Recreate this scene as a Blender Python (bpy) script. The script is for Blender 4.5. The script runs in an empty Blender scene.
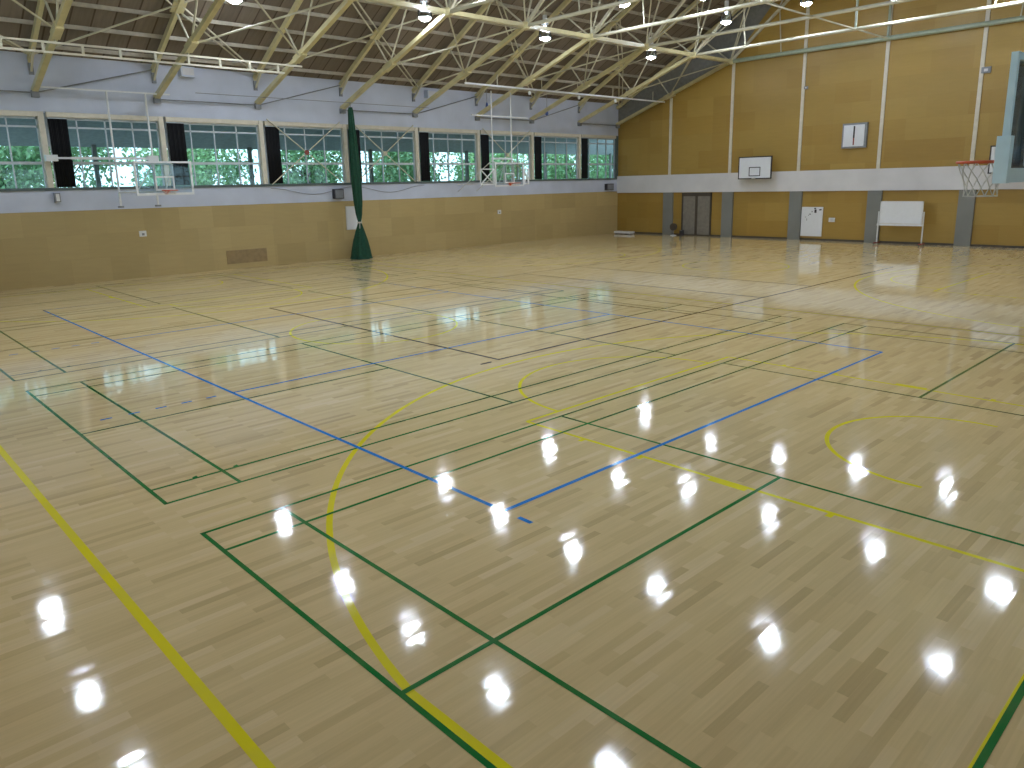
import bpy, bmesh, math, random
from mathutils import Vector, Matrix

S = bpy.context.scene
COL = S.collection
rnd = random.Random(7)

# ------------------------------------------------------------------ camera
RIGHT = Vector((0.68522625, 0.72799043, -0.02224691))
UP = Vector((-0.14305691, 0.16447779, 0.97595173))
FWD = Vector((-0.71414264, 0.66556517, -0.21684857))
cam_d = bpy.data.cameras.new('camera')
cam = bpy.data.objects.new('camera', cam_d)
COL.objects.link(cam)
m = Matrix.Identity(4)
for i in range(3):
    m[i][0] = RIGHT[i]; m[i][1] = UP[i]; m[i][2] = -FWD[i]
m[0][3], m[1][3], m[2][3] = 6.4262, -2.192, 2.9959
cam.matrix_world = m
cam_d.sensor_width = 36.0
cam_d.lens = 746.93 / 1024 * 36.0
cam_d.shift_x = 3.64 / 1024
cam_d.shift_y = -33.7 / 1024
cam_d.clip_end = 500
cam_d.clip_start = 0.05
S.camera = cam

# ------------------------------------------------------------------ world / exposure
S.view_settings.view_transform = 'Standard'
S.view_settings.look = 'None'
S.view_settings.gamma = 1
S.view_settings.use_curve_mapping = False
S.view_settings.exposure = 0.0
W = bpy.data.worlds.new('sky'); S.world = W
W.use_nodes = True
nt = W.node_tree; nt.nodes.clear()
wo = nt.nodes.new('ShaderNodeOutputWorld'); bg = nt.nodes.new('ShaderNodeBackground')
tc = nt.nodes.new('ShaderNodeTexCoord'); sep = nt.nodes.new('ShaderNodeSeparateXYZ')
rp = nt.nodes.new('ShaderNodeValToRGB')
rp.color_ramp.elements[0].position = 0.0; rp.color_ramp.elements[0].color = (0.80, 0.88, 0.95, 1)
rp.color_ramp.elements[1].position = 0.6; rp.color_ramp.elements[1].color = (0.68, 0.82, 1.0, 1)
nt.links.new(tc.outputs['Generated'], sep.inputs[0]); nt.links.new(sep.outputs['Z'], rp.inputs[0])
nt.links.new(rp.outputs[0], bg.inputs[0]); nt.links.new(bg.outputs[0], wo.inputs[0])
bg.inputs[1].default_value = 3.2
S.cycles.max_bounces = 8
S.cycles.diffuse_bounces = 5
S.cycles.glossy_bounces = 4
S.cycles.transparent_max_bounces = 16
S.cycles.sample_clamp_indirect = 6.0
S.cycles.caustics_reflective = False
S.cycles.caustics_refractive = False

LAMP_STRENGTH = 230.0

XL, XR, YN, YF = -22.3, 7.5, -3.1, 33.79
XC = (XL + XR) / 2
BAYS = [0.3 + 3.75 * i for i in range(9)] + [YF]      # truss lines; the last one is at the back wall
SLOPE = 0.54
EAVE = 7.4
def roof_z(x):
    return EAVE + SLOPE * min(x - XL, XR - x)

# sky portals in the window openings (light sampling only)
def portal(x, face):
    ld = bpy.data.lights.new('window_portal', 'AREA'); ld.shape = 'RECTANGLE'
    ld.size = 2.5; ld.size_y = YF - YN; ld.cycles.is_portal = True
    o = bpy.data.objects.new('window_portal', ld); COL.objects.link(o)
    o.location = (x, (YF + YN) / 2, 4.4)
    o.rotation_euler = (0, math.radians(-90 if face > 0 else 90), 0)
portal(XL - 0.5, 1)
portal(XR + 0.5, -1)
ld = bpy.data.lights.new('window_portal', 'AREA'); ld.shape = 'RECTANGLE'; ld.size = XR - XL; ld.size_y = 2.6; ld.cycles.is_portal = True
o = bpy.data.objects.new('window_portal', ld); COL.objects.link(o); o.location = (XC, YN - .5, 5.3); o.rotation_euler = (math.radians(90), 0, 0)

# ------------------------------------------------------------------ material helpers
def srgb(r, g, b):
    f = lambda c: (c / 255 / 12.92) if c <= 10 else ((c / 255 + 0.055) / 1.055) ** 2.4
    return (f(r), f(g), f(b), 1)

def mat(name, color, rough=0.5, metal=0.0, noise=0.06, nscale=6.0, spec=0.5, coat=0.0):
    mt = bpy.data.materials.new(name); mt.use_nodes = True
    n = mt.node_tree; b = n.nodes['Principled BSDF']
    b.inputs['Roughness'].default_value = rough; b.inputs['Metallic'].default_value = metal
    b.inputs['Specular IOR Level'].default_value = spec
    b.inputs['Coat Weight'].default_value = coat
    if noise > 0:
        t = n.nodes.new('ShaderNodeTexCoord'); ns = n.nodes.new('ShaderNodeTexNoise')
        ns.inputs['Scale'].default_value = nscale; ns.inputs['Detail'].default_value = 3
        n.links.new(t.outputs['Object'], ns.inputs['Vector'])
        r = n.nodes.new('ShaderNodeValToRGB')
        a = [max(0, c * (1 - noise * 2)) for c in color[:3]]; c2 = [min(1, c * (1 + noise * 2)) for c in color[:3]]
        r.color_ramp.elements[0].position = 0.3; r.color_ramp.elements[0].color = (*a, 1)
        r.color_ramp.elements[1].position = 0.7; r.color_ramp.elements[1].color = (*c2, 1)
        n.links.new(ns.outputs['Fac'], r.inputs[0]); n.links.new(r.outputs[0], b.inputs['Base Color'])
    else:
        b.inputs['Base Color'].default_value = color
    return mt

def emis(name, color, strength):
    mt = bpy.data.materials.new(name); mt.use_nodes = True
    n = mt.node_tree; b = n.nodes['Principled BSDF']
    b.inputs['Base Color'].default_value = color
    b.inputs['Emission Color'].default_value = color
    b.inputs['Emission Strength'].default_value = strength
    return mt

def thin_glass(name, tint, refl=0.06, rough=0.02, k=1.0):
    mt = bpy.data.materials.new(name); mt.use_nodes = True
    n = mt.node_tree; n.nodes.clear()
    o = n.nodes.new('ShaderNodeOutputMaterial'); mx = n.nodes.new('ShaderNodeMixShader')
    tr = n.nodes.new('ShaderNodeBsdfTransparent'); gl = n.nodes.new('ShaderNodeBsdfGlossy'); fr = n.nodes.new('ShaderNodeFresnel')
    fr.inputs['IOR'].default_value = 1.45; tr.inputs[0].default_value = tint; gl.inputs['Roughness'].default_value = rough
    ad = n.nodes.new('ShaderNodeMath'); ad.operation = 'MULTIPLY_ADD'; ad.inputs[1].default_value = k; ad.inputs[2].default_value = refl; ad.use_clamp = True
    n.links.new(fr.outputs[0], ad.inputs[0])
    n.links.new(ad.outputs[0], mx.inputs[0]); n.links.new(tr.outputs[0], mx.inputs[1]); n.links.new(gl.outputs[0], mx.inputs[2])
    n.links.new(mx.outputs[0], o.inputs[0])
    return mt

def swizzle(n, u, v):
    """object coordinates with axis u along the texture's x and v along its y"""
    t = n.nodes.new('ShaderNodeTexCoord'); s = n.nodes.new('ShaderNodeSeparateXYZ'); c = n.nodes.new('ShaderNodeCombineXYZ')
    n.links.new(t.outputs['Object'], s.inputs[0])
    n.links.new(s.outputs[u], c.inputs[0]); n.links.new(s.outputs[v], c.inputs[1])
    return c

def panel_mat(name, c1, c2, u, v, bw, bh, rough=0.35, gap=0.004, gapcol=(0.1, 0.07, 0.03, 1), mott=0.35, off=0.5, spec=0.4):
    mt = bpy.data.materials.new(name); mt.use_nodes = True
    n = mt.node_tree; b = n.nodes['Principled BSDF']
    c = swizzle(n, u, v)
    br = n.nodes.new('ShaderNodeTexBrick')
    br.offset = off; br.inputs['Scale'].default_value = 1.0
    br.inputs['Brick Width'].default_value = bw; br.inputs['Row Height'].default_value = bh
    br.inputs['Mortar Size'].default_value = gap; br.inputs['Mortar Smooth'].default_value = 0.3
    br.inputs['Color1'].default_value = c1; br.inputs['Color2'].default_value = c2; br.inputs['Mortar'].default_value = gapcol
    n.links.new(c.outputs[0], br.inputs['Vector'])
    # a second, coarser panel layout so neighbouring sheets differ
    b2 = n.nodes.new('ShaderNodeTexBrick'); b2.offset = 0.3
    b2.inputs['Scale'].default_value = 1.0; b2.inputs['Brick Width'].default_value = bw * 2.0; b2.inputs['Row Height'].default_value = bh * 2
    b2.inputs['Mortar Size'].default_value = 0; b2.inputs['Color1'].default_value = (0.93, 0.93, 0.93, 1); b2.inputs['Color2'].default_value = (1.05, 1.05, 1.05, 1)
    n.links.new(c.outputs[0], b2.inputs['Vector'])
    ns = n.nodes.new('ShaderNodeTexNoise'); ns.inputs['Scale'].default_value = 1.5; ns.inputs['Detail'].default_value = 6
    mp = n.nodes.new('ShaderNodeMapping'); mp.inputs['Scale'].default_value = (1, 7, 1)
    n.links.new(c.outputs[0], mp.inputs[0]); n.links.new(mp.outputs[0], ns.inputs['Vector'])
    mr = n.nodes.new('ShaderNodeMapRange'); mr.inputs[3].default_value = 1 - mott / 2; mr.inputs[4].default_value = 1 + mott / 2
    n.links.new(ns.outputs['Fac'], mr.inputs[0])
    m1 = n.nodes.new('ShaderNodeVectorMath'); m1.operation = 'MULTIPLY'
    m2 = n.nodes.new('ShaderNodeVectorMath'); m2.operation = 'SCALE'
    n.links.new(br.outputs['Color'], m1.inputs[0]); n.links.new(b2.outputs['Color'], m1.inputs[1])
    n.links.new(m1.outputs[0], m2.inputs[0]); n.links.new(mr.outputs[0], m2.inputs['Scale'])
    n.links.new(m2.outputs[0], b.inputs['Base Color'])
    b.inputs['Roughness'].default_value = rough
    b.inputs['Specular IOR Level'].default_value = spec
    return mt

# floor boards: every board has its own tone and lies at its own slight tilt under the lacquer
def board_nodes(n):
    c = swizzle(n, 'Y', 'X')
    br = n.nodes.new('ShaderNodeTexBrick'); br.offset = 0.37; br.offset_frequency = 2; br.squash = 1.0
    br.inputs['Scale'].default_value = 1.0; br.inputs['Brick Width'].default_value = 0.62; br.inputs['Row Height'].default_value = 0.075
    br.inputs['Mortar Size'].default_value = 0.0007; br.inputs['Mortar Smooth'].default_value = 0.5
    br.inputs['Color1'].default_value = (0, 0, 0, 1); br.inputs['Color2'].default_value = (1, 1, 1, 1); br.inputs['Mortar'].default_value = (0.45, 0.45, 0.45, 1)
    n.links.new(c.outputs[0], br.inputs['Vector'])
    # hash the board's grey into a tilt
    wn = n.nodes.new('ShaderNodeTexWhiteNoise'); wn.noise_dimensions = '1D'
    n.links.new(br.outputs['Color'], wn.inputs['W'])
    sb = n.nodes.new('ShaderNodeVectorMath'); sb.operation = 'SUBTRACT'; sb.inputs[1].default_value = (0.5, 0.5, 0.5)
    n.links.new(wn.outputs['Color'], sb.inputs[0])
    sc = n.nodes.new('ShaderNodeVectorMath'); sc.operation = 'MULTIPLY'; sc.inputs[1].default_value = (0.014, 0.003, 0)
    n.links.new(sb.outputs[0], sc.inputs[0])
    geo = n.nodes.new('ShaderNodeNewGeometry')
    # cupping of the boards across their width
    wv = n.nodes.new('ShaderNodeTexNoise'); wv.inputs['Scale'].default_value = 1.0; wv.inputs['Detail'].default_value = 2
    mp = n.nodes.new('ShaderNodeMapping'); mp.inputs['Scale'].default_value = (1.3, 14, 1)
    n.links.new(c.outputs[0], mp.inputs[0]); n.links.new(mp.outputs[0], wv.inputs['Vector'])
    bp = n.nodes.new('ShaderNodeBump'); bp.inputs['Strength'].default_value = 0.25; bp.inputs['Distance'].default_value = 0.0012
    n.links.new(wv.outputs['Fac'], bp.inputs['Height'])
    ad = n.nodes.new('ShaderNodeVectorMath'); ad.operation = 'ADD'
    n.links.new(bp.outputs['Normal'], ad.inputs[0]); n.links.new(sc.outputs[0], ad.inputs[1])
    nm = n.nodes.new('ShaderNodeVectorMath'); nm.operation = 'NORMALIZE'; n.links.new(ad.outputs[0], nm.inputs[0])
    return c, br, nm

FLOOR_ROUGH = 0.065
def floor_mat():
    mt = bpy.data.materials.new('lacquered_maple_boards'); mt.use_nodes = True
    n = mt.node_tree; b = n.nodes['Principled BSDF']
    c, br, nm = board_nodes(n)
    r = n.nodes.new('ShaderNodeValToRGB'); e = r.color_ramp.elements
    e[0].position = 0.0; e[0].color = (0.59, 0.445, 0.22, 1)
    e[1].position = 1.0; e[1].color = (0.80, 0.635, 0.355, 1)
    q = e.new(0.12); q.color = (0.68, 0.52, 0.262, 1)
    q = e.new(0.35); q.color = (0.725, 0.56, 0.285, 1)
    q = e.new(0.8); q.color = (0.76, 0.592, 0.305, 1)
    n.links.new(br.outputs['Color'], r.inputs[0])
    ns = n.nodes.new('ShaderNodeTexNoise'); ns.inputs['Scale'].default_value = 1.0; ns.inputs['Detail'].default_value = 8
    mp = n.nodes.new('ShaderNodeMapping'); mp.inputs['Scale'].default_value = (2.0, 50, 1)
    n.links.new(c.outputs[0], mp.inputs[0]); n.links.new(mp.outputs[0], ns.inputs['Vector'])
    mr = n.nodes.new('ShaderNodeMapRange'); mr.inputs[3].default_value = 0.88; mr.inputs[4].default_value = 1.1
    n.links.new(ns.outputs['Fac'], mr.inputs[0])
    sc = n.nodes.new('ShaderNodeVectorMath'); sc.operation = 'SCALE'
    n.links.new(r.outputs[0], sc.inputs[0]); n.links.new(mr.outputs[0], sc.inputs['Scale'])
    n.links.new(sc.outputs[0], b.inputs['Base Color'])
    n.links.new(nm.outputs[0], b.inputs['Normal'])
    b.inputs['Roughness'].default_value = FLOOR_ROUGH
    b.inputs['Specular IOR Level'].default_value = 0.5
    return mt

def line_mat(name, color, wear=0.15):
    mt = bpy.data.materials.new(name); mt.use_nodes = True
    n = mt.node_tree; b = n.nodes['Principled BSDF']
    c, br, nm = board_nodes(n)
    ns = n.nodes.new('ShaderNodeTexNoise'); ns.inputs['Scale'].default_value = 3.0; ns.inputs['Detail'].default_value = 5
    n.links.new(c.outputs[0], ns.inputs['Vector'])
    r = n.nodes.new('ShaderNodeValToRGB')
    w = [color[i] * (1 - wear) + (0.5, 0.4, 0.25)[i] * wear for i in range(3)]
    r.color_ramp.elements[0].position = 0.42; r.color_ramp.elements[0].color = color
    r.color_ramp.elements[1].position = 0.62; r.color_ramp.elements[1].color = (*w, 1)
    n.links.new(ns.outputs['Fac'], r.inputs[0]); n.links.new(r.outputs[0], b.inputs['Base Color'])
    n.links.new(nm.outputs[0], b.inputs['Normal'])
    b.inputs['Roughness'].default_value = FLOOR_ROUGH
    return mt

M = {}
M['floor'] = floor_mat()
M['green'] = line_mat('green_line_paint', (0.012, 0.19, 0.038, 1), 0.06)
M['yellow'] = line_mat('yellow_line_paint', (0.84, 0.74, 0.02, 1), 0.10)
M['blue'] = line_mat('blue_line_paint', (0.02, 0.23, 0.66, 1), 0.06)
M['black'] = line_mat('dark_line_paint', (0.06, 0.035, 0.04, 1), 0.2)
M['wood_left'] = panel_mat('side_plywood', (0.43, 0.325, 0.142, 1), (0.485, 0.37, 0.17, 1), 'Y', 'Z', 1.25, 0.82, 0.4, gap=0.002, gapcol=(0.38, 0.27, 0.12, 1), mott=0.14)
M['wood_back'] = panel_mat('end_plywood', (0.335, 0.205, 0.042, 1), (0.385, 0.252, 0.060, 1), 'X', 'Z', 1.6, 0.9, 0.4, gap=0.002, gapcol=(0.3, 0.19, 0.05, 1), mott=0.16)
M['white'] = mat('white_wall_paint', (0.53, 0.57, 0.68, 1), 0.7, noise=0.03, nscale=1.2)
M['band'] = mat('pale_band_paint', (0.64, 0.63, 0.64, 1), 0.6, noise=0.03, nscale=1.0)
M['grey_wall'] = mat('grey_gable_paint', (0.20, 0.20, 0.185, 1), 0.8)
M['pillar'] = mat('grey_pillar_paint', (0.20, 0.205, 0.19, 1), 0.6, noise=0.03, nscale=1.0)
M['cream'] = mat('cream_trim_paint', (0.62, 0.57, 0.46, 1), 0.45, noise=0.03)
M['steel'] = mat('cream_steel_paint', (0.60, 0.53, 0.29, 1), 0.28, noise=0.05, nscale=3)
M['steel_pale'] = mat('pale_steel_paint', (0.58, 0.55, 0.42, 1), 0.25, noise=0.04, nscale=3)
M['steel_green'] = mat('green_grey_steel', (0.33, 0.38, 0.28, 1), 0.35, noise=0.04)
M['purlin'] = mat('purlin_grey', (0.42, 0.38, 0.30, 1), 0.5)
M['deck'] = panel_mat('roof_deck_boards', (0.165, 0.135, 0.105, 1), (0.235, 0.195, 0.155, 1), 'X', 'Y', 30.0, 0.62, 0.8, gap=0.03, gapcol=(0.10, 0.075, 0.055, 1), mott=0.5, spec=0.2)
M['access'] = mat('brown_plywood', (0.30, 0.21, 0.10, 1), 0.5)
M['curtain'] = mat('black_curtain_cloth', (0.006, 0.006, 0.007, 1), 0.9, noise=0.1)
M['alu'] = mat('window_frame_paint', (0.50, 0.56, 0.60, 1), 0.4, noise=0.02)
M['alu_dark'] = mat('dark_sill_metal', (0.09, 0.12, 0.12, 1), 0.4)
M['glass'] = thin_glass('window_glass', (0.55, 0.80, 0.86, 1), 0.02)
M['acrylic'] = thin_glass('clear_backboard', (0.88, 0.94, 0.97, 1), 0.02, 0.02, 0.4)
M['acrylic_reflection_tint'] = thin_glass('backboard_reflection_tint', (0.42, 0.52, 0.60, 1), 0.04, 0.05, 0.8)  # dark blue tint stands in for a reflection on the near clear board
M['lampglass'] = thin_glass('clear_lamp_shade', (0.86, 0.91, 0.95, 1), 0.03, 0.1)
M['lamp'] = emis('lamp_face', (0.77, 0.86, 1.0, 1), LAMP_STRENGTH)
M['bulb'] = emis('lamp_bulb', (0.85, 0.92, 1.0, 1), 14)
M['white_metal'] = mat('white_metal', (0.70, 0.71, 0.72, 1), 0.35, noise=0.02)
M['pad'] = mat('pale_blue_padding', (0.66, 0.80, 0.86, 1), 0.5, noise=0.02)
M['orange'] = mat('orange_ring_paint', (0.62, 0.09, 0.03, 1), 0.4)
M['cord'] = mat('white_net_cord', (0.60, 0.58, 0.54, 1), 0.8)
M['board_white'] = mat('white_board', (0.72, 0.74, 0.77, 1), 0.35, noise=0.01)
M['dark'] = mat('dark_paint', (0.035, 0.03, 0.035, 1), 0.5)
M['dark_frame'] = mat('dark_bronze_frame', (0.07, 0.055, 0.04, 1), 0.5)
M['door'] = mat('grey_door_panel', (0.21, 0.19, 0.16, 1), 0.5)
M['net'] = mat('green_net_cloth', (0.006, 0.055, 0.028, 1), 0.85, noise=0.3, nscale=30)
M['grey'] = mat('grey_plastic', (0.22, 0.23, 0.25, 1), 0.5)
M['red'] = mat('dull_red', (0.28, 0.05, 0.04, 1), 0.5)
M['blue_shade'] = mat('blue_paint', (0.05, 0.10, 0.35, 1), 0.5)
M['leaf_a'] = mat('leaf_green', (0.22, 0.38, 0.17, 1), 0.6, noise=0.3, nscale=4)
M['leaf_b'] = mat('leaf_light_green', (0.42, 0.60, 0.30, 1), 0.6, noise=0.3, nscale=4)
M['bark'] = mat('bark', (0.07, 0.055, 0.04, 1), 0.9)
M['paving'] = mat('outside_paving', (0.45, 0.45, 0.43, 1), 0.9)
M['soffit'] = mat('canopy_soffit', (0.33, 0.35, 0.36, 1), 0.9)
for k in ('leaf_a', 'leaf_b'):
    M[k].node_tree.nodes['Principled BSDF'].inputs['Subsurface Weight'].default_value = 0.0

# ------------------------------------------------------------------ mesh helpers
class MB:
    def __init__(self): self.v = []; self.f = []; self.mi = []; self.mats = []
    def slot(self, m):
        if m not in self.mats: self.mats.append(m)
        return self.mats.index(m)
    def add(self, vs, fs, m):
        k = len(self.v); s = self.slot(m)
        self.v += [tuple(p) for p in vs]
        for f in fs: self.f.append(tuple(i + k for i in f)); self.mi.append(s)
    def box(self, a, b, m):
        x0, y0, z0 = a; x1, y1, z1 = b
        vs = [(x0, y0, z0), (x1, y0, z0), (x1, y1, z0), (x0, y1, z0), (x0, y0, z1), (x1, y0, z1), (x1, y1, z1), (x0, y1, z1)]
        self.add(vs, [(0, 3, 2, 1), (4, 5, 6, 7), (0, 1, 5, 4), (1, 2, 6, 5), (2, 3, 7, 6), (3, 0, 4, 7)], m)
    def tube(self, p, q, r, m, n=8, r2=None):
        p = Vector(p); q = Vector(q); d = (q - p)
        if d.length < 1e-6: return
        d.normalize(); a = d.orthogonal().normalized(); b = d.cross(a); r2 = r if r2 is None else r2
        vs = []
        for c, rr in ((p, r), (q, r2)):
            for i in range(n):
                t = 2 * math.pi * i / n; vs.append(c + a * (rr * math.cos(t)) + b * (rr * math.sin(t)))
        fs = [(i, (i + 1) % n, n + (i + 1) % n, n + i) for i in range(n)]
        fs += [tuple(range(n - 1, -1, -1)), tuple(range(n, 2 * n))]
        self.add(vs, fs, m)
    def beam(self, p, q, w, h, m):
        """rectangular bar, w sideways, h in the vertical plane"""
        p = Vector(p); q = Vector(q); d = (q - p).normalized()
        s = d.cross(Vector((0, 0, 1)))
        if s.length < 1e-4: s = Vector((1, 0, 0))
        s.normalize(); u = s.cross(d)
        vs = []
        for c in (p, q):
            for a, b in ((-1, -1), (1, -1), (1, 1), (-1, 1)): vs.append(c + s * (a * w / 2) + u * (b * h / 2))
        self.add(vs, [(3, 2, 1, 0), (4, 5, 6, 7), (0, 1, 5, 4), (1, 2, 6, 5), (2, 3, 7, 6), (3, 0, 4, 7)], m)
    def lathe(self, prof, c, m, n=20):
        vs = []; c = Vector(c)
        for r, z in prof:
            for i in range(n):
                t = 2 * math.pi * i / n; vs.append(c + Vector((r * math.cos(t), r * math.sin(t), z)))
        fs = []
        for k in range(len(prof) - 1):
            for i in range(n):
                j = (i + 1) % n
                fs.append((k * n + i, k * n + j, (k + 1) * n + j, (k + 1) * n + i))
        self.add(vs, fs, m)
    def disc(self, c, r, m, n=20):
        vs = [(c[0] + r * math.cos(2 * math.pi * i / n), c[1] + r * math.sin(2 * math.pi * i / n), c[2]) for i in range(n)]
        self.add(vs, [tuple(range(n))], m)
    def build(self, name, parent=None, smooth=False):
        me = bpy.data.meshes.new(name)
        me.from_pydata(self.v, [], self.f)
        for mm in self.mats: me.materials.append(M[mm])
        me.polygons.foreach_set('material_index', self.mi)
        if smooth: me.polygons.foreach_set('use_smooth', [True] * len(self.f))
        me.update()
        o = bpy.data.objects.new(name, me); COL.objects.link(o)
        if parent is not None:
            o.parent = parent
        return o

def tag(o, label=None, cat=None, group=None, kind=None):
    if label: o['label'] = label
    if cat: o['category'] = cat
    if group: o['group'] = group
    if kind: o['kind'] = kind
    return o
def empty(name, loc, label=None, cat=None, group=None, kind=None, rz=0):
    o = bpy.data.objects.new(name, None); COL.objects.link(o); o.location = loc; o.rotation_euler = (0, 0, rz)
    o.empty_display_size = 0.2
    return tag(o, label, cat, group, kind)
def copy_tree(o, parent=None):
    c = o.copy(); COL.objects.link(c); c.parent = parent
    for ch in list(o.children): copy_tree(ch, c)
    return c

# ================================================================== floor and its painted lines
fl = MB(); fl.box((XL - 0.3, YN - 0.3, -0.2), (XR + 0.3, YF + 0.3, 0), 'floor')
floor = tag(fl.build('floor'), kind='structure')
floor['label'] = 'glossy pale maple sports hall floor with painted court lines'

H = 0.0012
class Lines(MB):
    def seg(self, x0, y0, x1, y1, w, m, z=H):
        # axis aligned painted strip, centred on the line
        h = w / 2
        if abs(x1 - x0) < 1e-6: a, b, c, d = x0 - h, min(y0, y1) , x0 + h, max(y0, y1)
        else: a, b, c, d = min(x0, x1), y0 - h, max(x0, x1), y0 + h
        self.add([(a, b, z), (c, b, z), (c, d, z), (a, d, z)], [(0, 1, 2, 3)], m)
    def arc(self, cx, cy, r, a0, a1, w, m, z=H, n=64):
        vs = []
        for i in range(n + 1):
            t = math.radians(a0 + (a1 - a0) * i / n)
            for rr in (r - w / 2, r + w / 2): vs.append((cx + rr * math.cos(t), cy + rr * math.sin(t), z))
        self.add(vs, [(2 * i, 2 * i + 1, 2 * i + 3, 2 * i + 2) for i in range(n)], m)

def badminton(x0, y0, label):
    L = Lines(); g = 'green'; w = 0.04; h = w / 2
    x1 = x0 + 6.1; y1 = y0 + 13.4; z = H + 0.0006
    L.seg(x0 - h, y0, x1 + h, y0, w, g, z); L.seg(x0 - h, y1, x1 + h, y1, w, g, z)
    L.seg(x0, y0, x0, y1, w, g, z); L.seg(x1, y0, x1, y1, w, g, z)
    L.seg(x0 + .46, y0, x0 + .46, y1, w, g, z + .0002); L.seg(x1 - .46, y0, x1 - .46, y1, w, g, z + .0002)
    for yy in (y0 + .76, y0 + 4.72, y1 - 4.72, y1 - .76): L.seg(x0, yy, x1, yy, w, g, z + .0001)
    L.seg(x0 + 3.05, y0, x0 + 3.05, y0 + 4.72, w, g, z + .0003); L.seg(x0 + 3.05, y1 - 4.72, x0 + 3.05, y1, w, g, z + .0003)
    for dy in (0.47, 0.92):     # small post marks on the singles line
        L.add([(x0 + 5.64 - .05, y0 + dy - .02, z + .0004), (x0 + 5.64 - .015, y0 + dy - .03, z + .0004), (x0 + 5.64 - .015, y0 + dy + .03, z + .0004), (x0 + 5.64 - .07, y0 + dy + .03, z + .0004)], [(0, 1, 2, 3)], g)
    o = L.build('badminton_court_lines', floor); o['label'] = label
badminton(0.0, 0.0, 'green badminton court lines nearest the camera')
badminton(-7.02, 0.0, 'green badminton court lines left of the nearest court')
badminton(-14.04, 0.0, 'green badminton court lines at the left edge of the picture')
badminton(-21.06, 0.0, 'green badminton court lines close to the left wall')

def volleyball_blue():
    L = Lines(); b = 'blue'; w = 0.05
    x0, x1, y0, y1 = -16.4, 1.6, 2.2, 11.2; z = H + .0016
    L.seg(x0, y0, x1 + w / 2, y0, w, b, z); L.seg(x0, y1, x1, y1, w, b, z)
    L.seg(x0, y0, x0, y1, w, b, z); L.seg(x1, y0, x1, y1 , w, b, z)
    for xx in (-4.45, -10.4):
        L.seg(xx, y0, xx, y1, w, b, z)
        for k in range(5): L.seg(xx, y0 - .25 - .36 * k, xx, y0 - .40 - .36 * k, w, b, z)
    L.seg(x1 + .2, y0, x1 + .37, y0, w, b, z)
    o = L.build('volleyball_court_lines', floor); o['label'] = 'blue volleyball court lines with a corner in the middle of the floor'
volleyball_blue()

def volleyball_dark():
    L = Lines(); b = 'black'; w = 0.05
    x0, x1, y0, y1 = -11.8, -3.02, 6.37, 24.37; z = H + .0022
    L.seg(x0, y0, x1 + w / 2, y0, w, b, z); L.seg(x0, y1, x1, y1, w, b, z)
    L.seg(x0, y0, x0, y1, w, b, z); L.seg(x1, y0, x1, y1, w, b, z)
    for yy in (12.37, 15.6, 18.37): L.seg(x0, yy, x1, yy, w, b, z)
    L.seg(x1 + .04, y0 - .45, x1 + .04, y0 - .2, w, b, z)
    o = L.build('volleyball_court_lines', floor); o['label'] = 'thin dark court lines running lengthwise down the middle of the hall'
volleyball_dark()

def basketball(yc, label):
    L = Lines(); c = 'yellow'; w = 0.05
    z = H
    L.seg(-20.4, yc - 7.55, 5.63, yc - 7.55, 0.07, c, z); L.seg(-20.4, yc + 7.5, 5.63, yc + 7.5, w, c, z)
    L.seg(5.63, yc - 7.55, 5.63, yc + 7.5, w, c, z); L.seg(-20.4, yc - 7.5, -20.4, yc + 7.5, w, c, z)
    for s, bx in ((1, 4.05), (-1, -18.85)):
        a = math.degrees(math.acos(6.63 / 6.72))
        # three point line
        if s > 0: L.arc(bx, yc, 6.72, 90 + (90 - math.degrees(math.asin(6.65 / 6.72))), 270 - (90 - math.degrees(math.asin(6.65 / 6.72))), w * 1.2, c, z, 96)
        else: L.arc(bx, yc, 6.72, -81.8, 81.8, w * 1.2, c, z, 96)
        e = bx + s * 1.58
        for q in (-1, 1): L.seg(bx - s * .97, yc + q * 6.65, e, yc + q * 6.65, w * 1.2, c, z)
        # lane, free throw line and circle
        fx = bx - s * 4.22
        for q in (-1, 1): L.seg(fx, yc + q * 2.45, e, yc + q * 2.45, w, c, z + .0002)
        L.seg(fx, yc - 2.45, fx, yc + 2.45, w, c, z + .0003)
        if s > 0: L.arc(fx, yc, 1.85, 90, 270, w, c, z + .0004)
        else: L.arc(fx, yc, 1.85, -90, 90, w, c, z + .0004)
        if s > 0: L.arc(bx, yc, 1.28, 85, 275, w, c, z + .0004)
        else: L.arc(bx, yc, 1.28, -95, 95, w, c, z + .0004)
        for q in (-1, 1):
            ya, yb = yc + q * 2.43, yc + q * 2.55
            for d0, d1 in ((1.08, 1.50),):
                L.add([(bx - s * d0, ya, z + .0006), (bx - s * d1, ya, z + .0006), (bx - s * d1, yb, z + .0006), (bx - s * d0, yb, z + .0006)], [(0, 1, 2, 3) if s * q > 0 else (3, 2, 1, 0)], c)
            for d in (0.22, 2.35, 3.2):
                L.add([(bx - s * d, ya, z + .0006), (bx - s * d - s * .06, ya, z + .0006), (bx - s * d - s * .06, yb, z + .0006), (bx - s * d, yb, z + .0006)], [(0, 1, 2, 3) if s * q > 0 else (3, 2, 1, 0)], c)
    L.arc(XC, yc, 1.8, 0, 360, w, c, z + .0005)
    o = L.build('basketball_court_lines', floor); o['label'] = label
basketball(6.7, 'yellow basketball court lines nearest the camera with large arc')
basketball(21.75, 'yellow basketball court lines towards the back wall')

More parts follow.
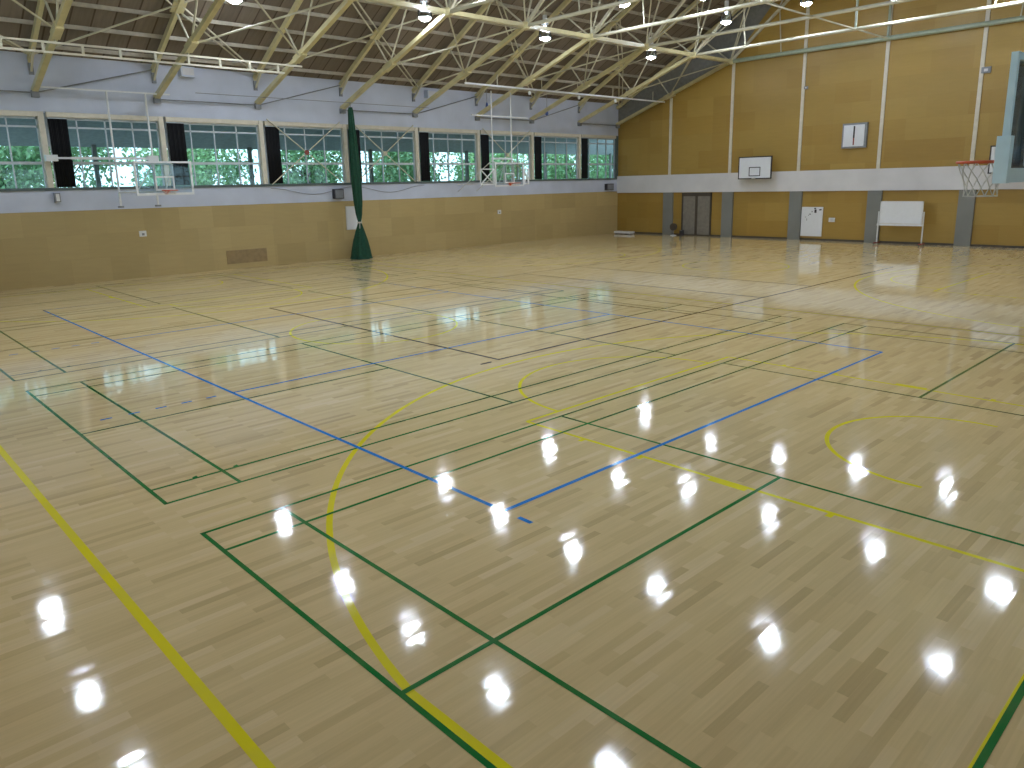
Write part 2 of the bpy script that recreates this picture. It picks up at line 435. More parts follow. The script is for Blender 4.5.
# ================================================================== left and right walls
ZW, ZS, ZH = 2.45, 3.15, 5.63          # wood top, window sill, window head
def side_wall(x, s, name, label):
    """s = +1: room lies towards +x from the wall face"""
    w = MB(); t = 0.3 * s
    def bx(z0, z1, y0, y1, m, off=0.0, th=None):
        xa = x + off * s; xb = x - (t if th is None else th * s)
        w.box((min(xa, xb), y0, z0), (max(xa, xb), y1, z1), m)
    bx(0, ZW, YN, YF, 'wood_left')
    bx(ZW, ZS, YN, YF, 'white', 0.02)
    bx(ZH, EAVE + 0.25, YN, YF, 'white')
    bx(ZS, ZH, YN, 0.3 - 3.75 + .15, 'white') if 0.3 - 3.75 + .15 > YN else None
    o = tag(w.build(name), kind='structure'); o['label'] = label
    # posts between the windows, parts of the wall
    for y in BAYS[:-1]:
        p = MB()
        a, b = x - 0.12 * s, x + 0.05 * s
        p.box((min(a, b), y - .02, ZS), (max(a, b), y + .15, ZH), 'cream')
        p.build('window_post', o)
    p = MB(); a, b = x - 0.12 * s, x + 0.02 * s
    p.box((min(a, b), YF - .22, ZS), (max(a, b), YF, ZH), 'alu_dark'); p.build('window_post', o)
    return o
wl = side_wall(XL, 1, 'wall_left', 'left side wall, wood panelling below a white band and a row of windows')
wr = side_wall(XR, -1, 'wall_right', 'right side wall with windows')

wi = [0]
def window(x, s, y0, y1, hdr='cream'):
    wi[0] += 1
    f = MB(); xa, xb = sorted((x - .16 * s, x - .08 * s))
    def r(ya, yb, za, zb, m='alu', d=0.0):
        f.box((xa - d, ya, za), (xb + d, yb, zb), m)
    xh0, xh1 = sorted((x - .12 * s, x + .03 * s))
    f.box((xh0, y0, 5.47), (xh1, y1, ZH), 'cream')           # header board
    r(y0, y1, ZS, 3.20); r(y0, y1, 5.40, 5.47)
    r(y0, y0 + .05, ZS, 5.47); r(y1 - .05, y1, ZS, 5.47)
    r(y0, y1, 5.13, 5.19); r(y0, y1, 3.97, 4.06, d=.01)
    n = 4
    for k in range(1, n):
        yy = y0 + (y1 - y0) * k / n
        r(yy - .02, yy + .02, 4.0, 5.47); r(yy - .018, yy + .018, ZS, 4.0)
    o = tag(f.build('window_%d' % wi[0]), kind='structure')
    g = MB(); xg = x - .12 * s
    g.add([(xg, y0, ZS), (xg, y1, ZS), (xg, y1, 5.47), (xg, y0, 5.47)], [(0, 1, 2, 3)], 'glass'); g.build('pane', o)
    sl = MB(); a, b = sorted((x - .16 * s, x + .07 * s)); sl.box((a, y0 - .26, ZS - .02), (b, y1 + .02, ZS + .07), 'alu_dark'); sl.build('window_sill', o)
    return o

CURT = [(4.30, 4.86), (8.06, 8.66), (11.80, 12.36), (15.54, 16.08), (19.30, 19.80), (23.05, 23.55), (26.80, 27.30), (30.54, 31.05), (0.54, 1.1)]
names = ['leftmost black gathered curtain beside the first window post', 'second black curtain from the left, behind the near basketball backboard', 'black gathered curtain third from the left in the window row', 'black gathered curtain right behind the hanging green net',
         'black gathered curtain next to the right of the green net', 'black curtain left of the farther hanging basketball backboard', 'black curtain just right of the farther hanging backboard', 'narrow black curtain nearest the back wall corner', 'black curtain beyond the left edge']
for i, y in enumerate(BAYS[:-1]):
    y1 = (BAYS[i + 1] - .02) if i + 1 < len(BAYS) - 1 else YF - .22
    window(XL, 1, y + .24, y1); window(XR, -1, y + .24, y1)
window(XL, 1, YN, BAYS[0] - .02); window(XR, -1, YN, BAYS[0] - .02)
for (a, b), nm in list(zip(CURT, names))[:8]:
    c = MB(); n = 40; vs = []
    for z in (3.23, 5.42):
        for k in range(n + 1):
            vs.append((XL + .0 + .035 * math.sin(k * 1.9) + .01, a + (b - a) * k / n, z))
    for z in (3.23, 5.42):
        for k in range(n + 1):
            vs.append((XL - .02 + .035 * math.sin(k * 1.9) + .01, a + (b - a) * k / n, z))
    N = n + 1; fs = []
    for k in range(n):
        fs += [(k, k + 1, N + k + 1, N + k), (2 * N + k + 1, 2 * N + k, 3 * N + k, 3 * N + k + 1), (N + k, N + k + 1, 3 * N + k + 1, 3 * N + k), (k + 1, k, 2 * N + k, 2 * N + k + 1)]
    fs += [(0, N, 3 * N, 2 * N), (N - 1, 3 * N - 1, 4 * N - 1, 2 * N - 1)]
    c.add(vs, fs, 'curtain')
    root = empty('curtain', (0, 0, 0), nm, 'curtain', 'black curtains between the windows')
    c.build('cloth', root, smooth=True)
    r_ = MB(); r_.box((XL - .01, a, 5.42), (XL + .03, b, 5.45), 'alu'); r_.build('curtain_rail', root)

# ================================================================== back wall
ZB0, ZB1 = 2.35, 3.32
bw = MB()
def prism(mb, poly, y0, y1, m):
    n = len(poly)
    vs = [(x, y0, z) for x, z in poly] + [(x, y1, z) for x, z in poly]
    fs = [tuple(range(n)), tuple(range(2 * n - 1, n - 1, -1))] + [(i, i + n, (i + 1) % n + n, (i + 1) % n) for i in range(n)]
    mb.add(vs, fs, m)
rz = 15.6
prism(bw, [(XL - .3, 0), (XR + .3, 0), (XR + .3, roof_z(XR)), (XC, roof_z(XC) + .2), (XL - .3, roof_z(XL))], YF + .06, YF + .3, 'grey_wall')
NX = -15.0; NX2 = 2 * XC - NX; NZ = 8.82
prism(bw, [(XL, 0), (XR, 0), (XR, 6.4), (NX2, NZ), (NX2 - 2.1, NZ + 2.4), (XC + 1.2, roof_z(XC) - .9), (XC - 1.2, roof_z(XC) - .9), (NX + 2.1, NZ + 2.4), (NX, NZ), (XL, 6.4)], YF, YF + .06, 'wood_back')
wb = tag(bw.build('wall_back'), kind='structure'); wb['label'] = 'tall wood panelled end wall with a white band'
b_ = MB(); b_.box((XL + .03, YF - .10, ZB0), (XR - .03, YF, ZB1), 'band'); b_.build('white_band', wb)
for k in range(1, 8):
    x = XC + (k - 4) * 3.74
    b_ = MB(); zt = min(NZ + 6, roof_z(x) - 1.4) if 2 < k < 6 else (NZ - .05 if k in (2, 6) else 7.4)
    b_.box((x - .075, YF - .05, ZB1), (x + .075, YF, zt), 'cream'); b_.build('batten', wb)
    b_ = MB(); b_.box((x - .33, YF - .12, 0), (x + .29, YF, ZB0), 'pillar'); b_.build('pillar', wb)
b_ = MB(); b_.box((XL, YF - .03, 0), (XR, YF, .09), 'dark_frame'); b_.build('skirting', wb)

# near wall behind the camera
nw = MB()
prism(nw, [(XL - .3, 0), (XR + .3, 0), (XR + .3, 4.0), (XL - .3, 4.0)], YN - .3, YN, 'wood_back')
prism(nw, [(XL - .3, 6.6), (XR + .3, 6.6), (XR + .3, roof_z(XR)), (XC, roof_z(XC) + .2), (XL - .3, roof_z(XL))], YN - .3, YN, 'wood_back')
for k in range(9):
    x = XL + k * (XR - XL) / 8
    nw.box((max(x - .25, XL - .3), YN - .3, 4.0), (min(x + .25, XR + .3), YN, 6.6), 'white')
w_ = tag(nw.build('wall_front'), kind='structure')
for k in range(8):  # unseen windows, added to let daylight onto the near floor and hoop
    x0 = XL + k * (XR - XL) / 8 + .25; x1 = XL + (k + 1) * (XR - XL) / 8 - .25
    f = MB()
    for a, c in (((x0, YN - .2, 4.0), (x1, YN - .12, 4.06)), ((x0, YN - .2, 6.54), (x1, YN - .12, 6.6)), ((x0, YN - .2, 5.25), (x1, YN - .12, 5.31)), ((x0, YN - .2, 4.06), (x0 + .05, YN - .12, 6.54)), ((x1 - .05, YN - .2, 4.06), (x1, YN - .12, 6.54)), (((x0 + x1) / 2 - .03, YN - .2, 4.06), ((x0 + x1) / 2 + .03, YN - .12, 6.54))): f.box(a, c, 'alu')
    o = tag(f.build('window_%d' % (30 + k)), kind='structure')
    g = MB(); g.add([(x0, YN - .16, 4.0), (x1, YN - .16, 4.0), (x1, YN - .16, 6.6), (x0, YN - .16, 6.6)], [(0, 1, 2, 3)], 'glass'); g.build('pane', o)

# ================================================================== roof: deck and purlins
cl = MB()
for s in (-1, 1):
    xe = XL - .3 if s < 0 else XR + .3
    ze = roof_z(XL) - .3 * SLOPE
    zc = roof_z(XC)
    a = [(xe, YN - .3, ze), (XC, YN - .3, zc), (XC, YF + .3, zc), (xe, YF + .3, ze)]
    vs = a + [(x, y, z + .18) for x, y, z in a]
    cl.add(vs, [(0, 1, 2, 3), (7, 6, 5, 4), (0, 4, 5, 1), (1, 5, 6, 2), (2, 6, 7, 3), (3, 7, 4, 0)], 'deck')
ceiling = tag(cl.build('ceiling'), kind='structure'); ceiling['label'] = 'dark boarded underside of the pitched roof'
for s in (-1, 1):
    x = 0.45
    while x < (XR - XL) / 2 - .2:
        xx = XL + x if s < 0 else XR - x
        z = roof_z(xx) - .06
        p = MB(); p.beam((xx, YN, z), (xx, YF, z), .07, .12, 'purlin'); p.build('purlin', ceiling)
        x += 0.92

# ================================================================== roof trusses
MX, MZ = -18.65, 7.52
tr_names = ['first', 'second', 'third', 'fourth', 'fifth', 'sixth', 'seventh', 'eighth', 'ninth', 'last']
def mir(p): return (2 * XC - p[0], p[1], p[2])
for i, y in enumerate(BAYS):
    if i == len(BAYS) - 1: y = YF - .14
    back = i == len(BAYS) - 1
    t = empty('roof_truss', (0, 0, 0), 'cream steel roof truss across the hall, %s in view counted from the camera' % tr_names[i] if not back else 'pale green steel roof truss against the back wall', 'roof truss', 'steel trusses under the roof', 'structure')
    for side in (0, 1):
        f = (lambda p: p) if side == 0 else mir
        st = 'steel'
        low = MB(); low.beam(f((XL + .02, y, 6.26)), f((NX, y, NZ)), .17, .15, st)
        low.build('lower_chord', t)
        br = MB(); a = f((XL + .08, y, 6.18)); br.box((a[0] - .09, y - .11, 6.06), (a[0] + .07, y + .11, 6.26), 'grey')
        br.build('foot_bracket', t)
        up = MB(); up.beam(f((XL + .02, y, roof_z(XL) - .22)), f((XC, y, roof_z(XC) - .25)), .13, .18, 'steel'); up.build('rafter', t)
        ap = MB(); ap.beam(f((NX, y, NZ)), f((XC, y, roof_z(XC) - .4)), .10, .12, 'steel_pale'); ap.build('inner_chord', t)
        for p, q, r in [((MX, y, MZ), (-19.6, y, roof_z(-19.6) - .2), .035), ((MX, y, MZ), (-16.8, y, roof_z(-16.8) - .2), .035),
                        ((NX, y, NZ), (-16.8, y, roof_z(-16.8) - .2), .04), ((NX, y, NZ), (-13.9, y, roof_z(-13.9) - .2), .04),
                        ((-12.5, y, NZ + 2.2), (-13.9, y, roof_z(-13.9) - .2), .035), ((-12.5, y, NZ + 2.2), (-11.2, y, roof_z(-11.2) - .2), .035),
                        ((-12.5, y, NZ + 2.2), (-12.3, y, NZ), .03)]:
            w = MB(); w.tube(f(p), f(q), r, 'steel_pale', 8); w.build('web_bar', t)
        nd = MB(); c = f((NX, y, NZ)); nd.lathe([(.0, -.17), (.17, -.12), (.2, 0), (.17, .12), (0, .17)], c, 'steel', 12); nd.build('node', t)
        nd = MB(); c = f((MX, y, MZ)); nd.beam((c[0] - .3, y, c[2] - .1 * (1 if side == 0 else -1)), (c[0] + .3, y, c[2] + .1 * (1 if side == 0 else -1)), .22, .22, 'steel'); nd.build('node', t)
    tie = MB(); tie.tube((NX, y, NZ), (NX2, y, NZ), .07 if not back else .10, 'steel_pale' if not back else 'steel_green', 12); tie.build('tie_bar', t)
    if i % 2 == 0 or back:
        kp = MB(); kp.tube((XC, y, NZ), (XC, y, roof_z(XC) - .3), .05, 'steel_green', 10); kp.build('king_post', t)

# long chords running the length of the hall
def long_bar(p, q, r, m, label, rect=None):
    b = MB()
    if rect: b.beam(p, q, rect[0], rect[1], m)
    else: b.tube(p, q, r, m, 10)
    return tag(b.build('roof_beam'), label, 'roof beam', 'beams running the length of the roof', 'structure')
long_bar((NX, YN, NZ), (NX, YF - .1, NZ), 0, 'steel', 'cream beam running lengthwise at the bend of the left roof trusses', (.17, .15))
long_bar((NX2, YN, NZ), (NX2, YF - .1, NZ), 0, 'steel', 'cream beam running lengthwise at the bend of the right roof trusses', (.17, .15))
long_bar((XC, YN, NZ), (XC, YF - .1, NZ), .035, 'steel_pale', 'thin pale tube running lengthwise below the ridge')
long_bar((XC, YN, roof_z(XC) - .45), (XC, YF - .1, roof_z(XC) - .45), .07, 'steel_pale', 'pale tube running lengthwise along the ridge')
for xx in (-11.2, 2 * XC + 11.2):
    long_bar((xx, YN, roof_z(xx) - .3), (xx, YF - .1, roof_z(xx) - .3), .05, 'steel_pale', 'pale tube under the roof halfway up the %s slope' % ('left' if xx < XC else 'right'))

# cross braces between trusses
def brace(pts, label, gus=None):
    b = MB()
    for p, q in pts: b.tube(p, q, .032, 'steel_pale', 8)
    if gus:
        b.beam((gus[0] - .22, gus[1], gus[2] - .12), (gus[0] + .22, gus[1], gus[2] + .12), .42, .06, 'steel')
    return tag(b.build('cross_brace'), label, 'cross brace', 'cross braces between the roof trusses', 'structure')
words = {7.8: 'above the near hanging backboard', 15.3: 'above the hanging green net', 22.8: 'above the farther hanging backboard', 30.3: 'nearest the back wall', .3: 'beyond the left edge'}
for side in (0, 1):
    f = (lambda p: p) if side == 0 else mir
    for k in (0, 2, 4, 6, 8):
        y = BAYS[k]; px = -19.35; pz = roof_z(px) - .24
        segs = []
        for dy in (-1, 1):
            yy = min(max(y + dy * 3.75, YN), YF - .2)
            for o_ in (-.12, .12):
                segs.append((f((px + o_, y, pz + o_ * SLOPE)), f((-22.1 + o_ + .1, yy, roof_z(-22.1) - .2)))) if dy > 0 or o_ > 0 else None
                segs.append((f((px + o_, y, pz + o_ * SLOPE)), f((-16.6 + o_, yy, roof_z(-16.6) - .24)))) if dy < 0 or o_ > 0 else None
        brace(segs, 'pale crossed tubes meeting at a plate under the roof %s%s' % (words[round(y, 1)], '' if side == 0 else ', right side of the hall'), f((px, y, pz)))
        # struts between lower chord nodes
    for k in range(len(BAYS) - 1):
        y0, y1 = BAYS[k], min(BAYS[k + 1], YF - .2)
        brace([(f((NX, y0, NZ)), f((-11.6, y1, roof_z(-11.6) - .3))), (f((NX, y1, NZ)), f((-11.6, y0, roof_z(-11.6) - .3)))], 'thin crossed tubes rising to the ridge in roof bay %s from the camera, %s side' % (tr_names[k], 'left' if side == 0 else 'right'))
        if k % 2 == 0:
            brace([(f((MX, y0, MZ)), f((NX, y1, NZ))), (f((MX, y1, MZ)), f((NX, y0, NZ)))], 'thin crossed tubes between the lower beams in roof bay %s from the camera, %s side' % (tr_names[k], 'left' if side == 0 else 'right'))
        # bar from a truss foot up to the next eave
        if side == 0:
            b = MB(); b.tube((XL + .12, y0, 6.2), (XL + .12, y1, 7.2) if k % 2 else (XL + .12, y1, 6.2), .022, 'grey', 6)
            tag(b.build('wall_tie_rod'), 'thin dark rod on the white upper wall in bay %s from the camera' % tr_names[k], 'tie rod', 'rods along the white upper wall', 'structure')

# eave brackets on the left wall
for k, y in enumerate(BAYS[:-1]):
    b = MB(); b.beam((XL + .02, y, 6.85), (XL + .75, y, roof_z(XL + .75) - .3), .06, .06, 'steel_pale'); b.box((XL, y - .07, 6.75), (XL + .05, y + .07, 7.1), 'grey')
    tag(b.build('eave_bracket'), 'steel bracket under the eave on %s window post from the camera' % tr_names[k], 'bracket', 'eave brackets on the left wall', 'structure')

# white ladder rail (near) and single track (far) hung along the left slope
b = MB(); x = -19.0
root = empty('ladder_rail', (0, 0, 0), 'cream double rail like a lying ladder hung under the roof at upper left', 'rail')
for z in (6.97, 7.24):
    r = MB(); r.beam((x, YN + .3, z), (x, 11.79 if z > 7.1 else 11.1, z), .06, .06, 'steel_pale'); r.build('rail_tube', root)
yy = -2.4
while yy < 11.2:
    r = MB(); r.beam((x, yy, 6.97), (x, yy, 7.24), .07, .07, 'steel_pale'); r.build('rung', root); yy += 1.02
for y in BAYS[:3]:
    r = MB(); r.tube((x, y, 7.24), (x, y, 7.45), .03, 'steel_pale', 6); r.build('hanger', root)
root = empty('curtain_track', (0, 0, 0), 'thin white track with small hooks hung along the left side near the back', 'track')
r = MB(); r.beam((x, 19.35, 7.22), (x, YF - .1, 7.22), .06, .07, 'white_metal'); r.build('track_tube', root)
for y in (19.4, 21.2, 24.0, 26.5, 29.2, 30.3, 32.6):
    r = MB(); r.tube((x, y, 7.22), (x, y, 7.6 + .1), .02, 'steel_pale', 6); r.build('hanger', root)
for y in (23.2, 26.6, 29.4):
    r = MB(); r.lathe([(0, -.14), (.06, -.12), (.07, 0), (.0, .05)], (x, y, 7.1), 'white_metal', 10); r.build('hook', root)
for y in (23.2, 27.4):
    r = MB(); r.lathe([(0, -.5), (.09, -.42), (.05, -.1), (.0, 0)], (XL + .35, y, 6.95), 'blue_shade', 10); r.tube((XL + .35, y, 6.93), (XL + .35, y, roof_z(XL + .35) + .02), .012, 'grey', 5)
    tag(r.build('hanging_pulley'), 'small blue pulley hanging on the white upper wall, %s of the two' % ('left' if y < 25 else 'right'), 'pulley', 'blue pulleys on the upper wall')

# ================================================================== pendant lamps
lamp0 = empty('pendant_lamp', (0, 0, 0), 'lamp', 'ceiling lamp', 'high bay lamps over the hall')
q = MB(); q.lathe([(.0, -.11), (.08, -.10), (.15, -.07), (.195, -.02), (.20, .01)], (0, 0, 0), 'lamp', 24); q.build('diffuser', lamp0, True)
q = MB(); q.lathe([(.23, -.01), (.23, .03), (0, .04)], (0, 0, 0), 'white_metal', 24); q.build('reflector_plate', lamp0)
q = MB(); q.lathe([(.26, 0.0), (.25, .2), (.20, .38), (.12, .50), (.08, .52)], (0, 0, 0), 'lampglass', 24); q.build('lamp_shade', lamp0, True)
q = MB(); q.lathe([(0, .30), (.04, .33), (.055, .40), (.03, .47), (0, .48)], (0, 0, 0), 'bulb', 12); q.build('bulb', lamp0, True)
q = MB(); q.lathe([(0, .51), (.15, .51), (.15, .56), (.09, .60), (.09, .86), (0, .86)], (0, 0, 0), 'white_metal', 16); q.build('ballast_cap', lamp0)
q = MB(); q.tube((0, 0, .86), (0, 0, 1.15), .02, 'steel_pale', 8); q.build('stem', lamp0)
CXS = [-16.7, -13.1, -9.45, -5.9, -2.2, 1.5]
RY = [1.2, 8.6, 15.4, 22.4, 29.8]
LAMPS = {}
def lz(c): return 8.75 if c in (0,) else 9.3
for c in range(6):
    for r in range(5):
        LAMPS[(c, r)] = (CXS[c], RY[r], lz(c))
LAMPS.update({(5, 2): (1.5, 17.3, 9.3), (5, 1): (1.6, 9.6, 9.3), (0, 1): (-17.85, 9.0, 8.85), (0, 0): (-16.2, 1.2, 8.4), (0, 2): (-15.8, 14.91, 8.72), (0, 3): (-15.8, 20.93, 8.7), (0, 4): (-15.8, 28.02, 8.63),
              (1, 3): (-12.5, 21.79, 9.51), (1, 4): (-12.5, 28.95, 9.74), (2, 4): (-9.2, 29.6, 10.0), (3, 4): (-5.7, 29.83, 9.54)})
first = True
cw = ['nearest the left wall', 'second from the left wall', 'third from the left wall', 'fourth from the left wall', 'fifth from the left wall', 'nearest the right wall']
rw = ['row nearest the camera', 'second row from the camera', 'middle row', 'fourth row from the camera', 'row nearest the back wall']
for (c, r), p in LAMPS.items():
    o = lamp0 if first else copy_tree(lamp0)
    first = False
    o.location = p
    o['label'] = 'round bright pendant lamp, %s, %s' % (rw[r], cw[c])

# ================================================================== basketball hoops
def hoop_net(name_root, rc, r, drop, m='cord', n=12):
    nb = MB(); levels = 5
    rad = [r * .98, r * .86, r * .72, r * .62, r * .66]
    def P(k, j):
        a = 2 * math.pi * (j + (.5 if k % 2 else 0)) / n
        return (rc[0] + rad[k] * math.cos(a), rc[1] + rad[k] * math.sin(a), rc[2] - drop * k / (levels - 1))
    for k in range(levels - 1):
        for j in range(n):
            nb.tube(P(k, j), P(k + 1, j), .0045, m, 4); nb.tube(P(k, j), P(k + 1, j - 1 if k % 2 == 0 else j + 1), .0045, m, 4)
    for j in range(n): nb.tube(P(levels - 1, j), P(levels - 1, j + 1), .006, m, 4)
    return nb.build('net', name_root)
def torus(mb, c, R, r, m, n=32, k=8):
    vs = []
    for i in range(n):
        a = 2 * math.pi * i / n
        for j in range(k):
            b = 2 * math.pi * j / k
            vs.append((c[0] + (R + r * math.cos(b)) * math.cos(a), c[1] + (R + r * math.cos(b)) * math.sin(a), c[2] + r * math.sin(b)))
    mb.add(vs, [(i * k + j, ((i + 1) % n) * k + j, ((i + 1) % n) * k + (j + 1) % k, i * k + (j + 1) % k) for i in range(n) for j in range(k)], m)

# local frame of a hoop: board in the plane x=0, court towards +x
def glass_hoop(loc, rz, label, padded, wall_gap, net=True, side_frame=False):
    root = empty('basketball_hoop', loc, label, 'basketball hoop', 'hoops with clear backboards', rz=rz)
    z0, z1, hw = 2.90, 3.97, .90
    f = MB(); fm = 'pad' if padded else 'white_metal'; t = .028 if padded else .03
    for a, b in (((-t, -hw, z0), (t, hw, z0 + .075)), ((-t, -hw, z1 - .06), (t, hw, z1)), ((-t + .001, -hw - .001, z0 + .07), (t - .001, -hw + .06, z1 - .055)), ((-t + .001, hw - .06, z0 + .07), (t - .001, hw + .001, z1 - .055))):
        f.box(a, b, fm)
    f.build('board_frame', root)
    g = MB(); g.box((-.008, -hw + .06, z0 + .075), (.008, hw - .06, z1 - .06), 'acrylic_reflection_tint' if padded else 'acrylic'); g.build('clear_board', root)
    tg = MB()
    for a, b in (((.01, -.3, z0 + .15), (.016, .3, z0 + .2)), ((.01, -.3, z0 + .55), (.016, .3, z0 + .6)), ((.01, -.3, z0 + .2), (.016, -.25, z0 + .55)), ((.01, .25, z0 + .2), (.016, .3, z0 + .55))): tg.box(a, b, 'white_metal')
    tg.build('target_square', root)
    if padded:
        pd = MB()
        pd.box((-.047, -hw - .03, z0 - .05), (.05, hw + .03, z0 + .08), 'pad')
        pd.box((-.049, -hw - .035, z0 - .055), (.052, -hw + .07, z0 + .36), 'pad'); pd.box((-.054, hw - .07, z0 - .055), (.057, hw + .035, z0 + .36), 'pad')
        pd.build('edge_padding', root)
    r = MB(); torus(r, (.39, 0, 3.05), .235, .014, 'orange'); r.build('ring', root, True)
    bk = MB(); bk.box((.01, -.08, 2.98), (.17, .08, 3.06), 'orange'); bk.beam((.02, 0, 2.94), (.2, 0, 3.04), .1, .02, 'orange'); bk.build('ring_bracket', root)
    if net: hoop_net(root, (.39, 0, 3.05), .235, .34 if padded else .12)
    # folding frame back to the wall
    for s in (-1, 1):
        a = MB(); a.tube((-.03, s * .3, z0 + .12), (-wall_gap, s * .62, z0 + .12), .03, 'white_metal'); a.tube((-.03, s * .3, z1 - .1), (-wall_gap, s * .62, z1 + .05), .03, 'white_metal')
        a.tube((-.05, s * .3, z0 + .12), (-.05, s * .3, z1 - .1), .03, 'white_metal'); a.tube((-wall_gap * .5, s * .46, z0 + .12), (-.03, s * .3, z1 - .1), .02, 'white_metal')
        a.build('support_arm', root)
        p = MB()
        if side_frame:
            p.tube((-wall_gap, s * .6, 3.0), (-wall_gap, s * .6, 7.1), .03, 'white_metal'); p.build('hanging_post', root)
            p = MB(); p.tube((-wall_gap, s * .6, 3.05), (XL - loc[0], s * .6, 3.05), .025, 'white_metal'); p.tube((-wall_gap, s * .6, 4.1), (XL - loc[0], s * .6, 2.7), .02, 'white_metal'); p.build('wall_strut', root)
            continue
        p.tube((-wall_gap, s * .62, 2.52), (-wall_gap, s * .62, 6.35), .035, 'white_metal'); p.box((-wall_gap - .12, s * .62 - .08, 2.5), (-wall_gap + .05, s * .62 + .08, 2.56), 'grey'); p.build('wall_post', root)
    c = MB(); c.box((-wall_gap - .05, -1.95, 4.12), (-wall_gap + .05, .66, 4.20), 'white_metal') if rz == 0 and not side_frame else c.box((-wall_gap - .05, -.66, 4.12), (-wall_gap + .05, .66, 4.20), 'white_metal')
    if rz == 0 and not side_frame: c.box((-wall_gap - .14, -2.7, 4.06), (-wall_gap + .07, -2.35, 4.26), 'white_metal'); c.box((-wall_gap - .03, -2.5, 4.13), (-wall_gap + .03, -1.9, 4.19), 'white_metal'); c.box((-wall_gap - .14, .45, 4.06), (-wall_gap + .07, .8, 4.26), 'white_metal')
    c.build('cross_rail', root)
    tb = MB(); tb.box((-wall_gap - .03, -2.7, 6.33), (-wall_gap + .03, 1.45, 6.38), 'white_metal') if not side_frame else tb.box((-wall_gap - .03, -1.8, 6.0), (-wall_gap + .03, 1.7, 6.05), 'white_metal'); tb.build('top_rail', root)
    if side_frame:
        s_ = MB()
        for sg in (-1, 1):
            ya, yb = (-1.78, -.95) if sg < 0 else (.95, 1.25)
            za, zb = 3.0, 3.68
            for u, v in (((0, ya, za), (0, yb, za)), ((0, ya, zb), (0, yb, zb)), ((0, ya, za), (0, ya, zb)), ((0, yb, za), (0, yb, zb)), ((0, ya, za), (0, yb, zb)), ((0, ya, zb), (0, yb, za))):
                s_.tube(u, v, .028, 'white_metal', 6)
        s_.build('side_frame', root)
    return root
glass_hoop((-19.24, 6.7, 0), 0, 'clear backboard hoop on a folding frame at the near end of the window wall', False, 2.7)
glass_hoop((-19.24, 22.05, 0), 0, 'clear backboard hoop farther along the window wall with crossed side frames', False, .46, side_frame=True)
glass_hoop((4.43, 6.7, 0.06), math.pi, 'close hoop with pale blue padded clear backboard at the right picture edge', True, 2.7)

def wall_board(x, label):
    root = empty('basketball_hoop', (x, YF - .62, 0), label, 'basketball hoop', 'white backboards on the back wall')
    b = MB(); b.box((-.88, -.02, 3.0), (.88, .02, 4.06), 'board_white'); b.build('backboard', root)
    d = MB()
    for a, c in (((-.9, -.03, 2.98), (.9, .03, 3.03)), ((-.9, -.03, 4.03), (.9, .03, 4.08)), ((-.9, -.03, 3.0), (-.85, .03, 4.06)), ((.85, -.03, 3.0), (.9, .03, 4.06))): d.box(a, c, 'dark')
    d.build('board_edge', root)
    d = MB()
    for a, c in (((-.31, -.03, 3.12), (.31, -.02, 3.16)), ((-.31, -.03, 3.53), (.31, -.02, 3.57)), ((-.31, -.03, 3.12), (-.27, -.02, 3.57)), ((.27, -.03, 3.12), (.31, -.02, 3.57))): d.box(a, c, 'dark')
    d.build('target_square', root)
    r = MB(); torus(r, (0, -.38, 3.05), .225, .011, 'white_metal', 24, 6); r.box((-.07, -.16, 2.99), (.07, -.02, 3.06), 'white_metal'); r.build('ring', root, True)
    for s in (-1, 1):
        a = MB(); a.tube((s * .5, .02, 3.15), (s * .5, .51, 3.15), .03, 'grey'); a.tube((s * .5, .02, 3.9), (s * .5, .61, 3.9), .03, 'grey'); a.build('support_arm', root)
wall_board(-13.12, 'white rectangular backboard with dark outline left of the wall clock')
wall_board(-1.98, 'white rectangular backboard with dark outline partly behind the close hoop')

# ================================================================== items on the back wall
root = empty('wall_clock', (-8.53, YF, 4.82), 'square grey framed white clock high on the wood wall', 'clock')
b = MB(); b.box((-.55, -.14, -.55), (.55, 0, .55), 'grey'); b.build('case', root)
b = MB(); b.box((-.48, -.155, -.48), (.45, -.14, .47), 'board_white'); b.build('dial', root)
b = MB(); b.box((-.035, -.17, -.1), (.03, -.158, .42), 'dark'); b.build('minute_hand', root)
b = MB(); b.box((-.03, -.17, -.42), (.02, -.158, -.1), 'red'); b.build('hour_hand', root)

root = empty('door_1', (-16.8, YF - .02, 0), 'grey double sliding door with dark frame below the white band', None, None, 'structure')
b = MB()
for a, c in (((-.93, -.06, 0), (-.85, 0, 2.33)), ((.85, -.06, 0), (.93, 0, 2.33)), ((-.93, -.06, 2.14), (.93, 0, 2.33)), ((-.93, -.05, 0), (.93, 0, .07))): b.box(a, c, 'dark_frame')
b.build('door_frame', root)
for x0, x1 in ((-.85, -.02), (.02, .85)):
    b = MB(); b.box((x0, -.03, .07), (x1, 0, 2.14), 'door'); b.build('door_panel', root)
b = MB(); b.box((-.07, -.055, .07), (.07, -.0, 2.14), 'dark_frame'); b.build('centre_stile', root)

